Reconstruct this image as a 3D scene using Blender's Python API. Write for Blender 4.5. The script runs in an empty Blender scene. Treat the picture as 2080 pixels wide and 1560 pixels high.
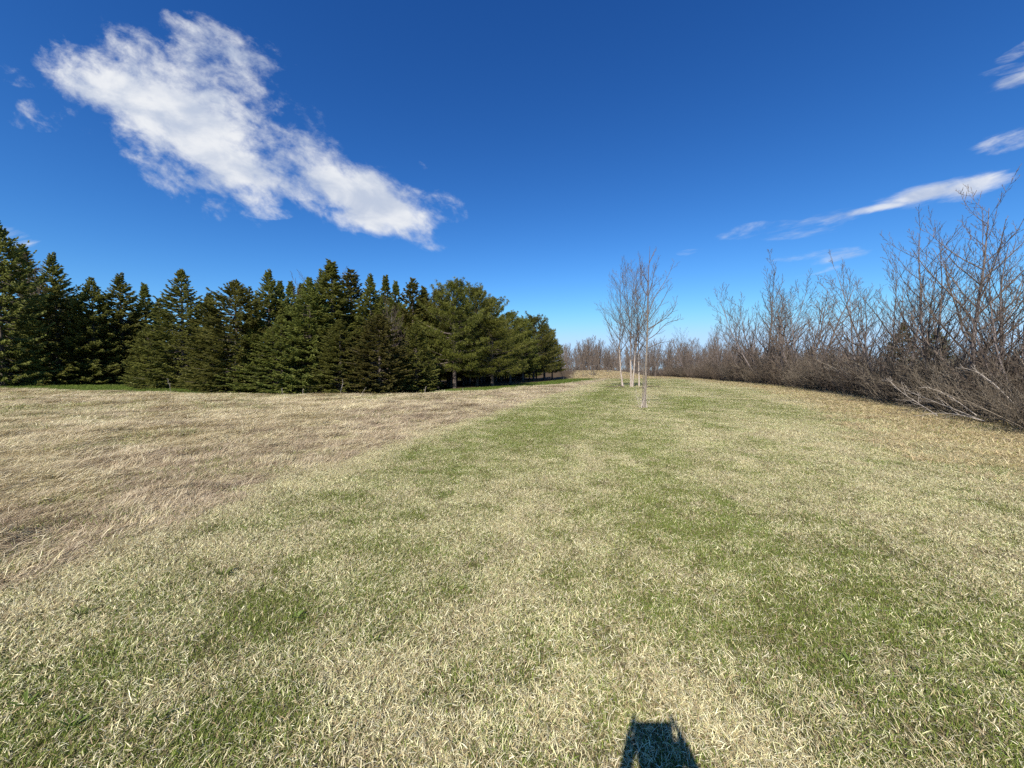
import bpy, math, random
import numpy as np
from mathutils import Vector

# ------------------------------------------------------------------ camera, sky, sun, exposure
SC = bpy.context.scene
COL = SC.collection
F = 781.0                                   # focal length in pixels of the 2080 px wide photograph
PITCH = math.radians(2.35)
CAM_H = 1.5
SUN_AZ, SUN_EL = math.radians(198.6), math.radians(42.3)

cam = bpy.data.objects.new('camera', bpy.data.cameras.new('camera'))
COL.objects.link(cam); SC.camera = cam
cam.location = (0, 0, CAM_H)
cam.rotation_euler = (math.radians(90) - PITCH, 0, 0)
cam.data.sensor_width = 36; cam.data.lens = 36 * F / 2080
cam.data.clip_start = 0.01; cam.data.clip_end = 8000

world = bpy.data.worlds.new('World'); SC.world = world; world.use_nodes = True
WN = world.node_tree; WN.nodes.clear()


class NG:
    """tiny helper for math node graphs"""
    def __init__(s, nt): s.nt = nt
    def new(s, t, **k):
        n = s.nt.nodes.new(t)
        for a, b in k.items(): setattr(n, a, b)
        return n
    def link(s, a, b): s.nt.links.new(a, b)
    def m(s, op, a, b=None, c=None, clamp=False):
        n = s.new('ShaderNodeMath', operation=op, use_clamp=clamp)
        for i, v in enumerate((a, b, c)):
            if v is None: continue
            if isinstance(v, (int, float)): n.inputs[i].default_value = v
            else: s.link(v, n.inputs[i])
        return n.outputs[0]
    def smooth(s, v, lo, hi, a=0., b=1.):
        n = s.new('ShaderNodeMapRange', interpolation_type='SMOOTHSTEP')
        s.link(v, n.inputs[0])
        for i, x in zip((1, 2, 3, 4), (lo, hi, a, b)): n.inputs[i].default_value = x
        return n.outputs[0]
    def noise(s, vec, scale, detail=4., rough=.55, dist=0.):
        n = s.new('ShaderNodeTexNoise')
        if vec is not None: s.link(vec, n.inputs['Vector'])
        n.inputs['Scale'].default_value = scale; n.inputs['Detail'].default_value = detail
        n.inputs['Roughness'].default_value = rough; n.inputs['Distortion'].default_value = dist
        return n.outputs[0]
    def vec(s, x, y, z=0.):
        n = s.new('ShaderNodeCombineXYZ')
        for i, v in enumerate((x, y, z)):
            if isinstance(v, (int, float)): n.inputs[i].default_value = v
            else: s.link(v, n.inputs[i])
        return n.outputs[0]
    def mix(s, fac, a, b, mode='MIX'):
        n = s.new('ShaderNodeMix', data_type='RGBA', blend_type=mode)
        for i, v in ((0, fac), (6, a), (7, b)):
            if isinstance(v, (int, float)): n.inputs[i].default_value = v
            elif isinstance(v, tuple): n.inputs[i].default_value = v if len(v) == 4 else (*v, 1)
            else: s.link(v, n.inputs[i])
        return n.outputs[2]
    def mixf(s, fac, a, b):
        return s.m('ADD', s.m('MULTIPLY', a, s.m('SUBTRACT', 1., fac)), s.m('MULTIPLY', b, fac))


def direction_uv(px, py):
    a = (px - 1040) / F; b = (780 - py) / F
    dy = math.cos(PITCH) + b * math.sin(PITCH); dz = -math.sin(PITCH) + b * math.cos(PITCH)
    return a / dy, dz / dy


g = NG(WN)
sky = g.new('ShaderNodeTexSky', sky_type='NISHITA', sun_disc=False)
sky.sun_elevation = SUN_EL; sky.sun_rotation = SUN_AZ
sky.ozone_density = 6; sky.dust_density = .1; sky.air_density = 1
sep = g.new('ShaderNodeSeparateColor'); g.link(sky.outputs[0], sep.inputs[0])
cmb = g.new('ShaderNodeCombineColor')
for i, (c, e, top) in enumerate(((1.62, 1.70, 4.4), (1.40, 1.36, 6.7), (1.40, 1.13, 9.4))):   # the camera's saturated tone curve
    v = g.m('POWER', g.m('MULTIPLY', sep.outputs[i], .1), e)
    g.link(g.m('SMOOTH_MIN', g.m('MULTIPLY', v, c * 10), top, 2.5), cmb.inputs[i])
bg_sky = g.new('ShaderNodeBackground'); bg_sky.inputs[1].default_value = .082
g.link(cmb.outputs[0], bg_sky.inputs[0])

tc = g.new('ShaderNodeTexCoord'); sx = g.new('ShaderNodeSeparateXYZ'); g.link(tc.outputs['Generated'], sx.inputs[0])
yy = g.m('MAXIMUM', sx.outputs[1], .02)
U = g.m('DIVIDE', sx.outputs[0], yy); V = g.m('DIVIDE', sx.outputs[2], yy)
front = g.smooth(sx.outputs[1], .05, .2)


def ellipse(px, py, ax, ay, deg):
    """soft elliptical envelope in the sky, 1 in the middle, 0 at the rim, negative outside"""
    u0, v0 = direction_uv(px, py); A, B = ax / F, ay / F
    c, s_ = math.cos(math.radians(deg)), math.sin(math.radians(deg))
    du = g.m('SUBTRACT', U, u0); dv = g.m('SUBTRACT', V, v0)
    p = g.m('ADD', g.m('MULTIPLY', du, c / A), g.m('MULTIPLY', dv, -s_ / A))
    q = g.m('ADD', g.m('MULTIPLY', du, s_ / B), g.m('MULTIPLY', dv, c / B))
    return g.m('SUBTRACT', 1., g.m('SQRT', g.m('ADD', g.m('MULTIPLY', p, p), g.m('MULTIPLY', q, q))))


def union(lst):
    r = lst[0]
    for k in lst[1:]: r = g.m('MAXIMUM', r, k)
    return r


def rot_uv(deg, stretch):
    c, s_ = math.cos(math.radians(deg)), math.sin(math.radians(deg))
    p = g.m('ADD', g.m('MULTIPLY', U, c), g.m('MULTIPLY', V, -s_))
    q = g.m('ADD', g.m('MULTIPLY', U, s_), g.m('MULTIPLY', V, c))
    return g.vec(g.m('DIVIDE', p, stretch), q, .37)


# the large two lobed cloud (angles: positive = falling to the right)
big = union([ellipse(380, 245, 265, 135, 34), ellipse(235, 180, 185, 72, 22), g.m('MINIMUM', ellipse(465, 150, 150, 90, 36), .26),
             ellipse(455, 325, 170, 72, 18),
             g.m('MINIMUM', ellipse(600, 335, 150, 75, 35), .34), ellipse(745, 402, 205, 66, 22), ellipse(780, 440, 150, 50, 2), g.m('MINIMUM', ellipse(895, 425, 75, 34, 10), .25),
             g.m('MINIMUM', ellipse(130, 238, 90, 26, 14), .03), g.m('MINIMUM', ellipse(62, 245, 60, 18, 10), -.08),
             g.m('MINIMUM', ellipse(40, 150, 60, 22, 10), -.06), g.m('MINIMUM', ellipse(540, 432, 60, 14, 5), .08), g.m('MINIMUM', ellipse(820, 350, 50, 30, 20), -.14),
             g.m('MINIMUM', ellipse(600, 260, 130, 60, 40), .06)])
n1 = g.noise(rot_uv(32, 1.9), 9., 7., .62, .3)
n2 = g.noise(rot_uv(24, 1.5), 26., 5., .6, .2)
fld = g.m('ADD', g.m('MULTIPLY', g.m('SUBTRACT', n1, .52), 2.1), g.m('MULTIPLY', g.m('SUBTRACT', n2, .5), 1.5))
dens = g.smooth(g.m('ADD', g.m('MULTIPLY', big, 1.55), fld), .0, 1.08)
# streaks at the right
st = union([ellipse(1870, 398, 120, 26, -13), ellipse(1800, 420, 110, 12, -10), ellipse(1975, 378, 120, 30, -14), g.m('MINIMUM', ellipse(1580, 467, 140, 20, -3), .10),
            g.m('MINIMUM', ellipse(1690, 448, 100, 22, -14), .18), g.m('MINIMUM', ellipse(1660, 522, 110, 17, -7), .18), g.m('MINIMUM', ellipse(1610, 550, 110, 16, -6), .18),
            g.m('MINIMUM', ellipse(2065, 163, 60, 17, -16), .4), g.m('MINIMUM', ellipse(2050, 140, 70, 11, -12), .25), g.m('MINIMUM', ellipse(2065, 105, 60, 14, -28), .3), g.m('MINIMUM', ellipse(2060, 285, 95, 24, -16), .4),
            g.m('MINIMUM', ellipse(1430, 514, 50, 8, 0), -.1), g.m('MINIMUM', ellipse(20, 483, 60, 24, 5), .3)])
n3 = g.noise(rot_uv(-14, 4.6), 24., 6., .62, .3)
den2 = g.smooth(g.m('ADD', g.m('MULTIPLY', st, 1.3), g.m('MULTIPLY', g.m('SUBTRACT', n3, .53), 2.4)), .05, 1.15, 0., .85)
dens = g.m('MULTIPLY', g.m('MAXIMUM', g.m('MULTIPLY', dens, .97), den2), front)
n4 = g.noise(rot_uv(20, 1.7), 13., 5., .55, .4)
shade = g.smooth(n4, .3, .66)
ccol = g.mix(shade, (.54, .61, .75), (.88, .90, .93))
bg_cl = g.new('ShaderNodeBackground'); bg_cl.inputs[1].default_value = .70
g.link(ccol, bg_cl.inputs[0])
mxs = g.new('ShaderNodeMixShader'); g.link(dens, mxs.inputs[0]); g.link(bg_sky.outputs[0], mxs.inputs[1]); g.link(bg_cl.outputs[0], mxs.inputs[2])
wo = g.new('ShaderNodeOutputWorld'); g.link(mxs.outputs[0], wo.inputs[0])

sun = bpy.data.objects.new('sun', bpy.data.lights.new('sun', 'SUN')); COL.objects.link(sun)
sun.data.energy = 5.0; sun.data.angle = math.radians(.53); sun.data.color = (1., .93, .86)
sun_dir = Vector((math.sin(SUN_AZ) * math.cos(SUN_EL), math.cos(SUN_AZ) * math.cos(SUN_EL), math.sin(SUN_EL)))
sun.rotation_euler = sun_dir.to_track_quat('Z', 'Y').to_euler()

vs = SC.view_settings
SC.display_settings.display_device = 'sRGB'
vs.view_transform = 'Standard'; vs.look = 'None'; vs.exposure = .5; vs.gamma = 1; vs.use_curve_mapping = False
SC.render.engine = 'CYCLES'
SC.cycles.max_bounces = 5; SC.cycles.diffuse_bounces = 3; SC.cycles.glossy_bounces = 2
SC.cycles.transmission_bounces = 3; SC.cycles.use_denoising = False
SC.render.use_persistent_data = False


# ------------------------------------------------------------------ numeric helpers
def smooth(x, a, b):
    t = np.clip((np.asarray(x, float) - a) / (np.asarray(b, float) - a), 0, 1); return t * t * (3 - 2 * t)


def softplus(x, k):
    return k * np.logaddexp(0, np.asarray(x, float) / k)


_R = np.random.default_rng(77).random((256, 256))


def vnoise(x, y):
    x = np.asarray(x, float); y = np.asarray(y, float)
    xi = np.floor(x).astype(int); yi = np.floor(y).astype(int)
    fx = x - xi; fy = y - yi; fx = fx * fx * (3 - 2 * fx); fy = fy * fy * (3 - 2 * fy)
    h = lambda a, b: _R[(a * 1 + b * 17 + (b >> 5) * 3) & 255, (b + (a >> 6) * 31) & 255]
    return (h(xi, yi) * (1 - fx) + h(xi + 1, yi) * fx) * (1 - fy) + (h(xi, yi + 1) * (1 - fx) + h(xi + 1, yi + 1) * fx) * fy


def fbm(x, y, o=4):
    s = 0; a = .5; t = 0
    for i in range(o):
        s = s + a * vnoise(x * 2 ** i + 13.7 * i, y * 2 ** i + 7.3 * i); t += a; a *= .55
    return s / t


# edge between the mown strip and the dead field, its far edge against the green verge, front of the hedge
STRIP_Y = [-20, 0, 2.5, 4.8, 7, 13.5, 28, 46, 68, 95, 300]
STRIP_X = [-3.9, -3.6, -3.42, -3.3, -2.65, -.75, 3.9, 9.2, 16, 24, 80]
VERGE_X = [-200, -60, -36, -20, -11.2, -5.6, -3.1, -1.1, 1.35, 5.7, 13, 20, 40]
VERGE_Y = [32, 29, 26.2, 23.4, 22.3, 22.6, 24.0, 26.3, 31.5, 39.5, 60, 85, 170]
HEDGE_Y = [-30, 2, 8.2, 12, 19.5, 29, 45, 75, 110, 160, 300]
HEDGE_X = [7, 9.2, 11.3, 13.6, 17.6, 21.8, 27.5, 35.5, 44, 55, 85]


def strip_x(y): return np.interp(y, STRIP_Y, STRIP_X)
def verge_y(x): return np.interp(x, VERGE_X, VERGE_Y)
def hedge_x(y): return np.interp(y, HEDGE_Y, HEDGE_X)


def masks(x, y):
    w = (fbm(x * .9, y * .9, 3) - .5) * np.clip(.5 + .03 * np.abs(y), .5, 2.)
    dead = smooth(strip_x(y) - x + w * .75, -.14, .2)
    beyond = smooth(y - verge_y(x) + w * 1.2, -.4, .6)
    verge = beyond * smooth(np.where(x < 30, 1, 0), 0, 1) * smooth(x - strip_x(y), 6, -1)
    dead = dead * (1 - beyond)
    hedge = smooth(x - hedge_x(y) + w * 1.4, -1.5, 0)
    return dead, verge, hedge


def tz(x, y):
    x = np.asarray(x, float); y = np.asarray(y, float)
    z = -.0105 * softplus(y - 26, 6)
    z = z + smooth(y, 120, 320) * .9                                       # levels out far away
    z = z - .42 * smooth(y - verge_y(x), -2, 4) * smooth(x, -26, -15) * smooth(x, -4, -7.5)
    z = z + .18 * smooth(x, -26, -40) * smooth(y, 14, 30)
    z = z + 1.55 * smooth(y, 74, 88) * smooth(x, 4, 11) * smooth(x, 34, 22) * smooth(y, 175, 110)   # the bank at the far end
    z = z + .10 * (fbm(x * .13 + 5, y * .13, 3) - .5) * smooth(np.hypot(x, y), 3, 12)
    dead = smooth(strip_x(y) - x, -.1, .8) * smooth(verge_y(x) - y, -1, 1)
    # matted hummocks of the dead field, combed to the right and away
    a = math.radians(62)
    p = x * math.sin(a) + y * math.cos(a); q = -x * math.cos(a) + y * math.sin(a)
    z = z + dead * (.26 * (fbm(p * .7, q * 1.9, 4) - .45) + .13 * (fbm(p * 1.9, q * 4.6, 3) - .5))
    z = z + (1 - dead) * .035 * (fbm(x * 1.9, y * 1.9, 3) - .5)
    return z


def tz1(x, y): return float(tz(np.array([x]), np.array([y]))[0])


def at(px, py, D):
    """the point at depth D that the photograph shows at a pixel"""
    u, v = direction_uv(px, py)
    return Vector((u * D, D, CAM_H + v * D))


# ------------------------------------------------------------------ materials
def new_mat(name):
    m = bpy.data.materials.new(name); m.use_nodes = True
    n = NG(m.node_tree); b = m.node_tree.nodes['Principled BSDF']
    b.inputs['Specular IOR Level'].default_value = .25
    return m, n, b


def foliage_mat(name, dark, light, transl=.25, rough=.55):
    m, n, b = new_mat(name)
    a = n.new('ShaderNodeAttribute', attribute_name='tint')
    oi = n.new('ShaderNodeObjectInfo')
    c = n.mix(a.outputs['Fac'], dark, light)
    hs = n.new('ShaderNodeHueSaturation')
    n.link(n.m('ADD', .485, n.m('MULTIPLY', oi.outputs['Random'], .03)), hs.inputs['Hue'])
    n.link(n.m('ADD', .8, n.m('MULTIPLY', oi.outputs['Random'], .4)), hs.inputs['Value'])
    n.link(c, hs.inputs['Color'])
    n.link(hs.outputs[0], b.inputs['Base Color']); b.inputs['Roughness'].default_value = rough
    t = n.new('ShaderNodeBsdfTranslucent'); n.link(hs.outputs[0], t.inputs[0])
    mx = n.new('ShaderNodeMixShader'); mx.inputs[0].default_value = transl
    n.link(b.outputs[0], mx.inputs[1]); n.link(t.outputs[0], mx.inputs[2])
    n.link(mx.outputs[0], m.node_tree.nodes['Material Output'].inputs[0])
    return m


def bark_mat(name, c1, c2, scale=6., rough=.85, upper=None):
    m, n, b = new_mat(name)
    t = n.new('ShaderNodeTexCoord')
    mp = n.new('ShaderNodeMapping'); mp.inputs['Scale'].default_value = (3, 3, 1); n.link(t.outputs['Object'], mp.inputs[0])
    f = n.noise(mp.outputs[0], scale, 5., .65)
    oi = n.new('ShaderNodeObjectInfo')
    col = n.mix(n.smooth(f, .35, .65), c1, c2)
    if upper:                                                         # older pale bark below, dark young bark above
        sz = n.new('ShaderNodeSeparateXYZ'); n.link(t.outputs['Object'], sz.inputs[0])
        col = n.mix(n.smooth(n.m('ADD', sz.outputs[2], n.m('MULTIPLY', f, 1.5)), 3., 5.5), col, upper)
    hs = n.new('ShaderNodeHueSaturation'); n.link(col, hs.inputs['Color'])
    n.link(n.m('ADD', .8, n.m('MULTIPLY', oi.outputs['Random'], .4)), hs.inputs['Value'])
    n.link(hs.outputs[0], b.inputs['Base Color']); b.inputs['Roughness'].default_value = rough
    bp = n.new('ShaderNodeBump'); bp.inputs['Strength'].default_value = .5; bp.inputs['Distance'].default_value = .02
    n.link(f, bp.inputs['Height']); n.link(bp.outputs[0], b.inputs['Normal'])
    return m


def blade_mat(name, transl=.12):
    m, n, b = new_mat(name)
    a = n.new('ShaderNodeAttribute', attribute_name='col')
    gi = n.new('ShaderNodeNewGeometry')
    oi = n.new('ShaderNodeObjectInfo')
    f = n.noise(gi.outputs['Position'], .8, 4., .6)
    hs = n.new('ShaderNodeHueSaturation'); n.link(a.outputs['Color'], hs.inputs['Color'])
    n.link(n.m('ADD', .72, n.m('ADD', n.m('MULTIPLY', oi.outputs['Random'], .3), n.m('MULTIPLY', f, .3))), hs.inputs['Value'])
    n.link(n.m('ADD', .49, n.m('MULTIPLY', oi.outputs['Random'], .02)), hs.inputs['Hue'])
    n.link(hs.outputs[0], b.inputs['Base Color']); b.inputs['Roughness'].default_value = .5
    b.inputs['Specular IOR Level'].default_value = .1
    t = n.new('ShaderNodeBsdfTranslucent'); n.link(hs.outputs[0], t.inputs[0])
    mx = n.new('ShaderNodeMixShader'); mx.inputs[0].default_value = transl
    n.link(b.outputs[0], mx.inputs[1]); n.link(t.outputs[0], mx.inputs[2])
    n.link(mx.outputs[0], m.node_tree.nodes['Material Output'].inputs[0])
    return m


M = {}
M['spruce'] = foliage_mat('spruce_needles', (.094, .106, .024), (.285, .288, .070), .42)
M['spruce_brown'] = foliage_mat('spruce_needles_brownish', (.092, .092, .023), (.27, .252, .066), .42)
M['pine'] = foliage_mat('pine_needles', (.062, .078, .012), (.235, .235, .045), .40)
M['weed'] = foliage_mat('weed_leaf', (.085, .125, .02), (.17, .215, .045), .3, .7)
M['bark'] = bark_mat('conifer_bark', (.06, .045, .035), (.16, .13, .105))
M['grey_bark'] = bark_mat('grey_bark', (.10, .085, .075), (.24, .20, .18), 9.)
M['twig'] = bark_mat('twig_bark', (.062, .046, .034), (.17, .132, .10), 14.)
M['young_bark'] = bark_mat('young_bark', (.14, .115, .085), (.28, .235, .185), 9., upper=(.12, .09, .07))
M['birch_bark'] = bark_mat('pale_bark', (.28, .22, .17), (.54, .47, .39), 7., upper=(.14, .10, .08))
M['shrub'] = bark_mat('shrub_bark', (.090, .073, .051), (.23, .190, .136), 12.)
M['dark_shrub'] = bark_mat('dark_shrub_bark', (.055, .041, .027), (.15, .115, .08), 12.)
M['pale_shrub'] = bark_mat('pale_shrub_bark', (.20, .165, .12), (.36, .31, .24), 12.)
M['pale_stem'] = bark_mat('pale_stem', (.30, .25, .19), (.52, .46, .38), 10.)
M['far_bark'] = bark_mat('far_bark', (.095, .075, .058), (.21, .168, .132), 5.)
M['straw'] = blade_mat('dry_stalk')

# ------------------------------------------------------------------ object helpers
def mesh(name, V, T, mat, tint=None, col=None, smooth_shade=False):
    me = bpy.data.meshes.new(name)
    me.from_pydata(np.asarray(V, float), [], T if isinstance(T, list) else np.asarray(T))
    if tint is not None:
        a = me.attributes.new('tint', 'FLOAT', 'POINT'); a.data.foreach_set('value', np.asarray(tint, np.float32))
    if col is not None:
        a = me.attributes.new('col', 'FLOAT_COLOR', 'POINT')
        c = np.ones((len(V), 4), np.float32); c[:, :3] = col; a.data.foreach_set('color', c.ravel())
    if mat is not None: me.materials.append(mat)
    if smooth_shade: me.polygons.foreach_set('use_smooth', np.ones(len(me.polygons), bool))
    me.update()
    return me


def obj(name, me, parent=None, loc=None):
    o = bpy.data.objects.new(name, me); COL.objects.link(o)
    if parent is not None: o.parent = parent
    if loc is not None: o.location = loc
    return o


def tag(o, label=None, cat=None, group=None, kind=None):
    if label: o['label'] = label
    if cat: o['category'] = cat
    if group: o['group'] = group
    if kind: o['kind'] = kind
    return o


def thing(name, label, cat, loc=(0, 0, 0), rotz=0., scale=(1, 1, 1), group=None):
    o = bpy.data.objects.new(name, None); COL.objects.link(o)
    o.empty_display_size = .2
    o.location = loc; o.rotation_euler = (0, 0, rotz)
    o.scale = scale if isinstance(scale, tuple) else (scale,) * 3
    return tag(o, label, cat, group)


def place(proto, name, label, cat, loc, rotz=0., scale=1., group=None):
    """a thing whose parts share the prototype's mesh data"""
    t = thing(name, label, cat, loc, rotz, scale, group)
    for pn, me in proto: obj(pn, me, t)
    return t


def tubes(branches):
    """branches: list of (points (n,3), radii (n), sides) -> verts, quads"""
    Vs, Fs, o = [], [], 0
    for P, R, k in branches:
        P = np.asarray(P, float); n = len(P)
        T = np.gradient(P, axis=0); T /= np.linalg.norm(T, axis=1)[:, None] + 1e-9
        ref = np.array([0, 0, 1.]) if abs(T[0, 2]) < .9 else np.array([1., 0, 0])
        A = np.cross(T, ref); A /= np.linalg.norm(A, axis=1)[:, None] + 1e-9
        B = np.cross(T, A)
        th = np.arange(k) * 2 * math.pi / k
        ring = P[:, None, :] + np.asarray(R)[:, None, None] * (A[:, None, :] * np.cos(th)[None, :, None] + B[:, None, :] * np.sin(th)[None, :, None])
        Vs.append(ring.reshape(-1, 3))
        i = np.arange(n - 1)[:, None] * k; j = np.arange(k)[None, :]; j2 = (j + 1) % k
        Fs.append(np.stack([i + j, i + j2, i + k + j2, i + k + j], -1).reshape(-1, 4) + o)
        o += n * k
    return np.concatenate(Vs), np.concatenate(Fs)


def norm(v): return v / (np.linalg.norm(v) + 1e-9)


def limb(rng, p, d, L, r0, n=6, up=.1, wob=.12, tip=.25):
    P = [np.array(p, float)]; d = norm(np.array(d, float)); st = L / (n - 1)
    for _ in range(n - 1):
        d = norm(d + np.array([0, 0, up]) + rng.normal(0, wob, 3)); P.append(P[-1] + d * st)
    return np.array(P), r0 * (1 - (1 - tip) * np.linspace(0, 1, n) ** .9)


def side_dir(rng, t, ang, az=None):
    t = norm(t); a = np.cross(t, [0, 0, 1.]) if abs(t[2]) < .95 else np.array([1., 0, 0]); a = norm(a); b = np.cross(t, a)
    az = rng.uniform(0, 2 * math.pi) if az is None else az
    return norm(t * math.cos(ang) + (a * math.cos(az) + b * math.sin(az)) * math.sin(ang))


def ramify(rng, P, R, level, maxlevel, out, cnt, lf, ang, up, wob, s0=.25, minr=.0035, sides=3):
    """grows side shoots on one limb, and theirs in turn"""
    L = np.linalg.norm(np.diff(P, axis=0), axis=1).sum(); n = len(P)
    az = rng.uniform(0, 6.28)
    for k in range(cnt[level]):
        s = s0 + (1 - s0) * (k + rng.uniform(.1, .9)) / cnt[level]
        f = s * (n - 1); i = min(int(f), n - 2); w = f - i
        p = P[i] * (1 - w) + P[i + 1] * w; r = R[i] * (1 - w) + R[i + 1] * w
        az += 2.4 + rng.normal(0, .4)
        d = side_dir(rng, P[i + 1] - P[i], ang[level] * rng.uniform(.75, 1.25), az)
        l = L * lf[level] * rng.uniform(.6, 1.15) * (1.15 - .75 * s)
        if l < .05: continue
        cP, cR = limb(rng, p, d, l, max(r * .62, minr), 5 if level < 2 else 4, up, wob)
        cR = np.maximum(cR, minr * .6)
        out.append((cP, cR, 4 if level == 0 else sides))
        if level + 1 < maxlevel:
            ramify(rng, cP, cR, level + 1, maxlevel, out, cnt, lf, ang, up, wob, .2, minr, sides)


# ------------------------------------------------------------------ ground
def build_ground():
    ang = np.radians(np.concatenate([np.arange(-75, 75, .55), np.arange(75, 285, 5)]))
    rad = np.concatenate([[.02], np.geomspace(.35, 60, 330), np.geomspace(61, 400, 90), np.geomspace(450, 6000, 14)])
    A, Rr = np.meshgrid(ang, rad)
    X = Rr * np.sin(A); Y = Rr * np.cos(A)
    Z = tz(X, Y)
    na, nr = len(ang), len(rad)
    V = np.stack([X, Y, Z], -1).reshape(-1, 3)
    i, j = np.meshgrid(np.arange(nr - 1), np.arange(na), indexing='ij'); j2 = (j + 1) % na
    Q = np.stack([i * na + j, (i + 1) * na + j, (i + 1) * na + j2, i * na + j2], -1).reshape(-1, 4)
    d, v, h = masks(V[:, 0], V[:, 1])
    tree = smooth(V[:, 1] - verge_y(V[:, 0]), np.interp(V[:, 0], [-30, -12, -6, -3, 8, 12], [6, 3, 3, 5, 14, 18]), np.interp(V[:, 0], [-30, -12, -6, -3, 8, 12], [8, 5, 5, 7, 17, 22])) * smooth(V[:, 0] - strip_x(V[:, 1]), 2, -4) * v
    bank = smooth(V[:, 1], 70, 76) * smooth(V[:, 0], 4, 8) * smooth(V[:, 0], 34, 26) * smooth(V[:, 1], 150, 110)
    me = mesh('ground', V, Q[:, ::-1], None, smooth_shade=True)
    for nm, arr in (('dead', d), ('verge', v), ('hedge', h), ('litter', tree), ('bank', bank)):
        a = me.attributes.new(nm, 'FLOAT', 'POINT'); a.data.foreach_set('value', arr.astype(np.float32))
    m, n, b = new_mat('ground_turf')
    at_ = lambda nm: n.new('ShaderNodeAttribute', attribute_name=nm).outputs['Fac']
    pos = n.new('ShaderNodeNewGeometry').outputs['Position']
    f1 = n.noise(pos, .35, 5., .6); f2 = n.noise(pos, 3.1, 5., .65); f3 = n.noise(pos, 38., 3., .7)
    # combed streaks for the dead field
    mp = n.new('ShaderNodeMapping'); mp.inputs['Rotation'].default_value = (0, 0, math.radians(-28)); mp.inputs['Scale'].default_value = (1, 4, 1)
    n.link(pos, mp.inputs[0]); f4 = n.noise(mp.outputs[0], 2.2, 6., .65)
    lawn = n.mix(n.smooth(f1, .4, .62), (.20, .165, .085), (.16, .145, .055))
    lawn = n.mix(n.smooth(f2, .45, .7), lawn, (.10, .10, .035))
    dead = n.mix(n.smooth(f4, .35, .65), (.17, .125, .07), (.42, .33, .20))
    dead = n.mix(n.m('MULTIPLY', n.smooth(f1, .5, .62), .5), dead, (.25, .24, .10))
    green = n.mix(n.smooth(f2, .35, .65), (.075, .12, .025), (.13, .18, .045))
    brown = n.mix(n.smooth(f2, .35, .65), (.13, .09, .055), (.25, .185, .11))
    tan = n.mix(n.smooth(f1, .4, .6), (.44, .29, .16), (.36, .28, .14))
    c = n.mix(at_('dead'), lawn, dead)
    c = n.mix(at_('verge'), c, green)
    c = n.mix(n.m('MULTIPLY', at_('bank'), .85), c, tan)
    c = n.mix(at_('hedge'), c, brown)
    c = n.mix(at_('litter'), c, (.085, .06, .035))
    c = n.mix(n.smooth(f3, .3, .7), n.mix(.45, c, (.05, .042, .02)), c)
    n.link(c, b.inputs['Base Color']); b.inputs['Roughness'].default_value = .9
    b.inputs['Specular IOR Level'].default_value = .1
    bp = n.new('ShaderNodeBump'); bp.inputs['Strength'].default_value = .8; bp.inputs['Distance'].default_value = .05
    n.link(n.m('ADD', f3, f2), bp.inputs['Height']); n.link(bp.outputs[0], b.inputs['Normal'])
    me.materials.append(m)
    tag(obj('ground', me), kind='structure')


build_ground()

# ------------------------------------------------------------------ grass (nobody could count it)
STRAW = np.array([(.75, .68, .40), (.68, .59, .33), (.83, .77, .50), (.55, .46, .23), (.65, .62, .32), (.38, .29, .15)])
GREEN = np.array([(.165, .22, .035), (.21, .26, .05), (.12, .175, .028), (.28, .31, .08), (.18, .21, .05)])
HAY = np.array([(.67, .56, .34), (.76, .66, .42), (.52, .42, .24), (.37, .28, .16), (.82, .74, .49), (.47, .42, .21)])
UMBER = np.array([(.44, .345, .215), (.36, .275, .17), (.54, .44, .285), (.29, .215, .135), (.62, .52, .35)])
VERGE = np.array([(.12, .175, .03), (.145, .205, .035), (.10, .145, .025), (.18, .21, .045)])
BROWN = np.array([(.54, .42, .22), (.62, .50, .27), (.42, .31, .16), (.68, .58, .34), (.38, .34, .14)])


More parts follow.
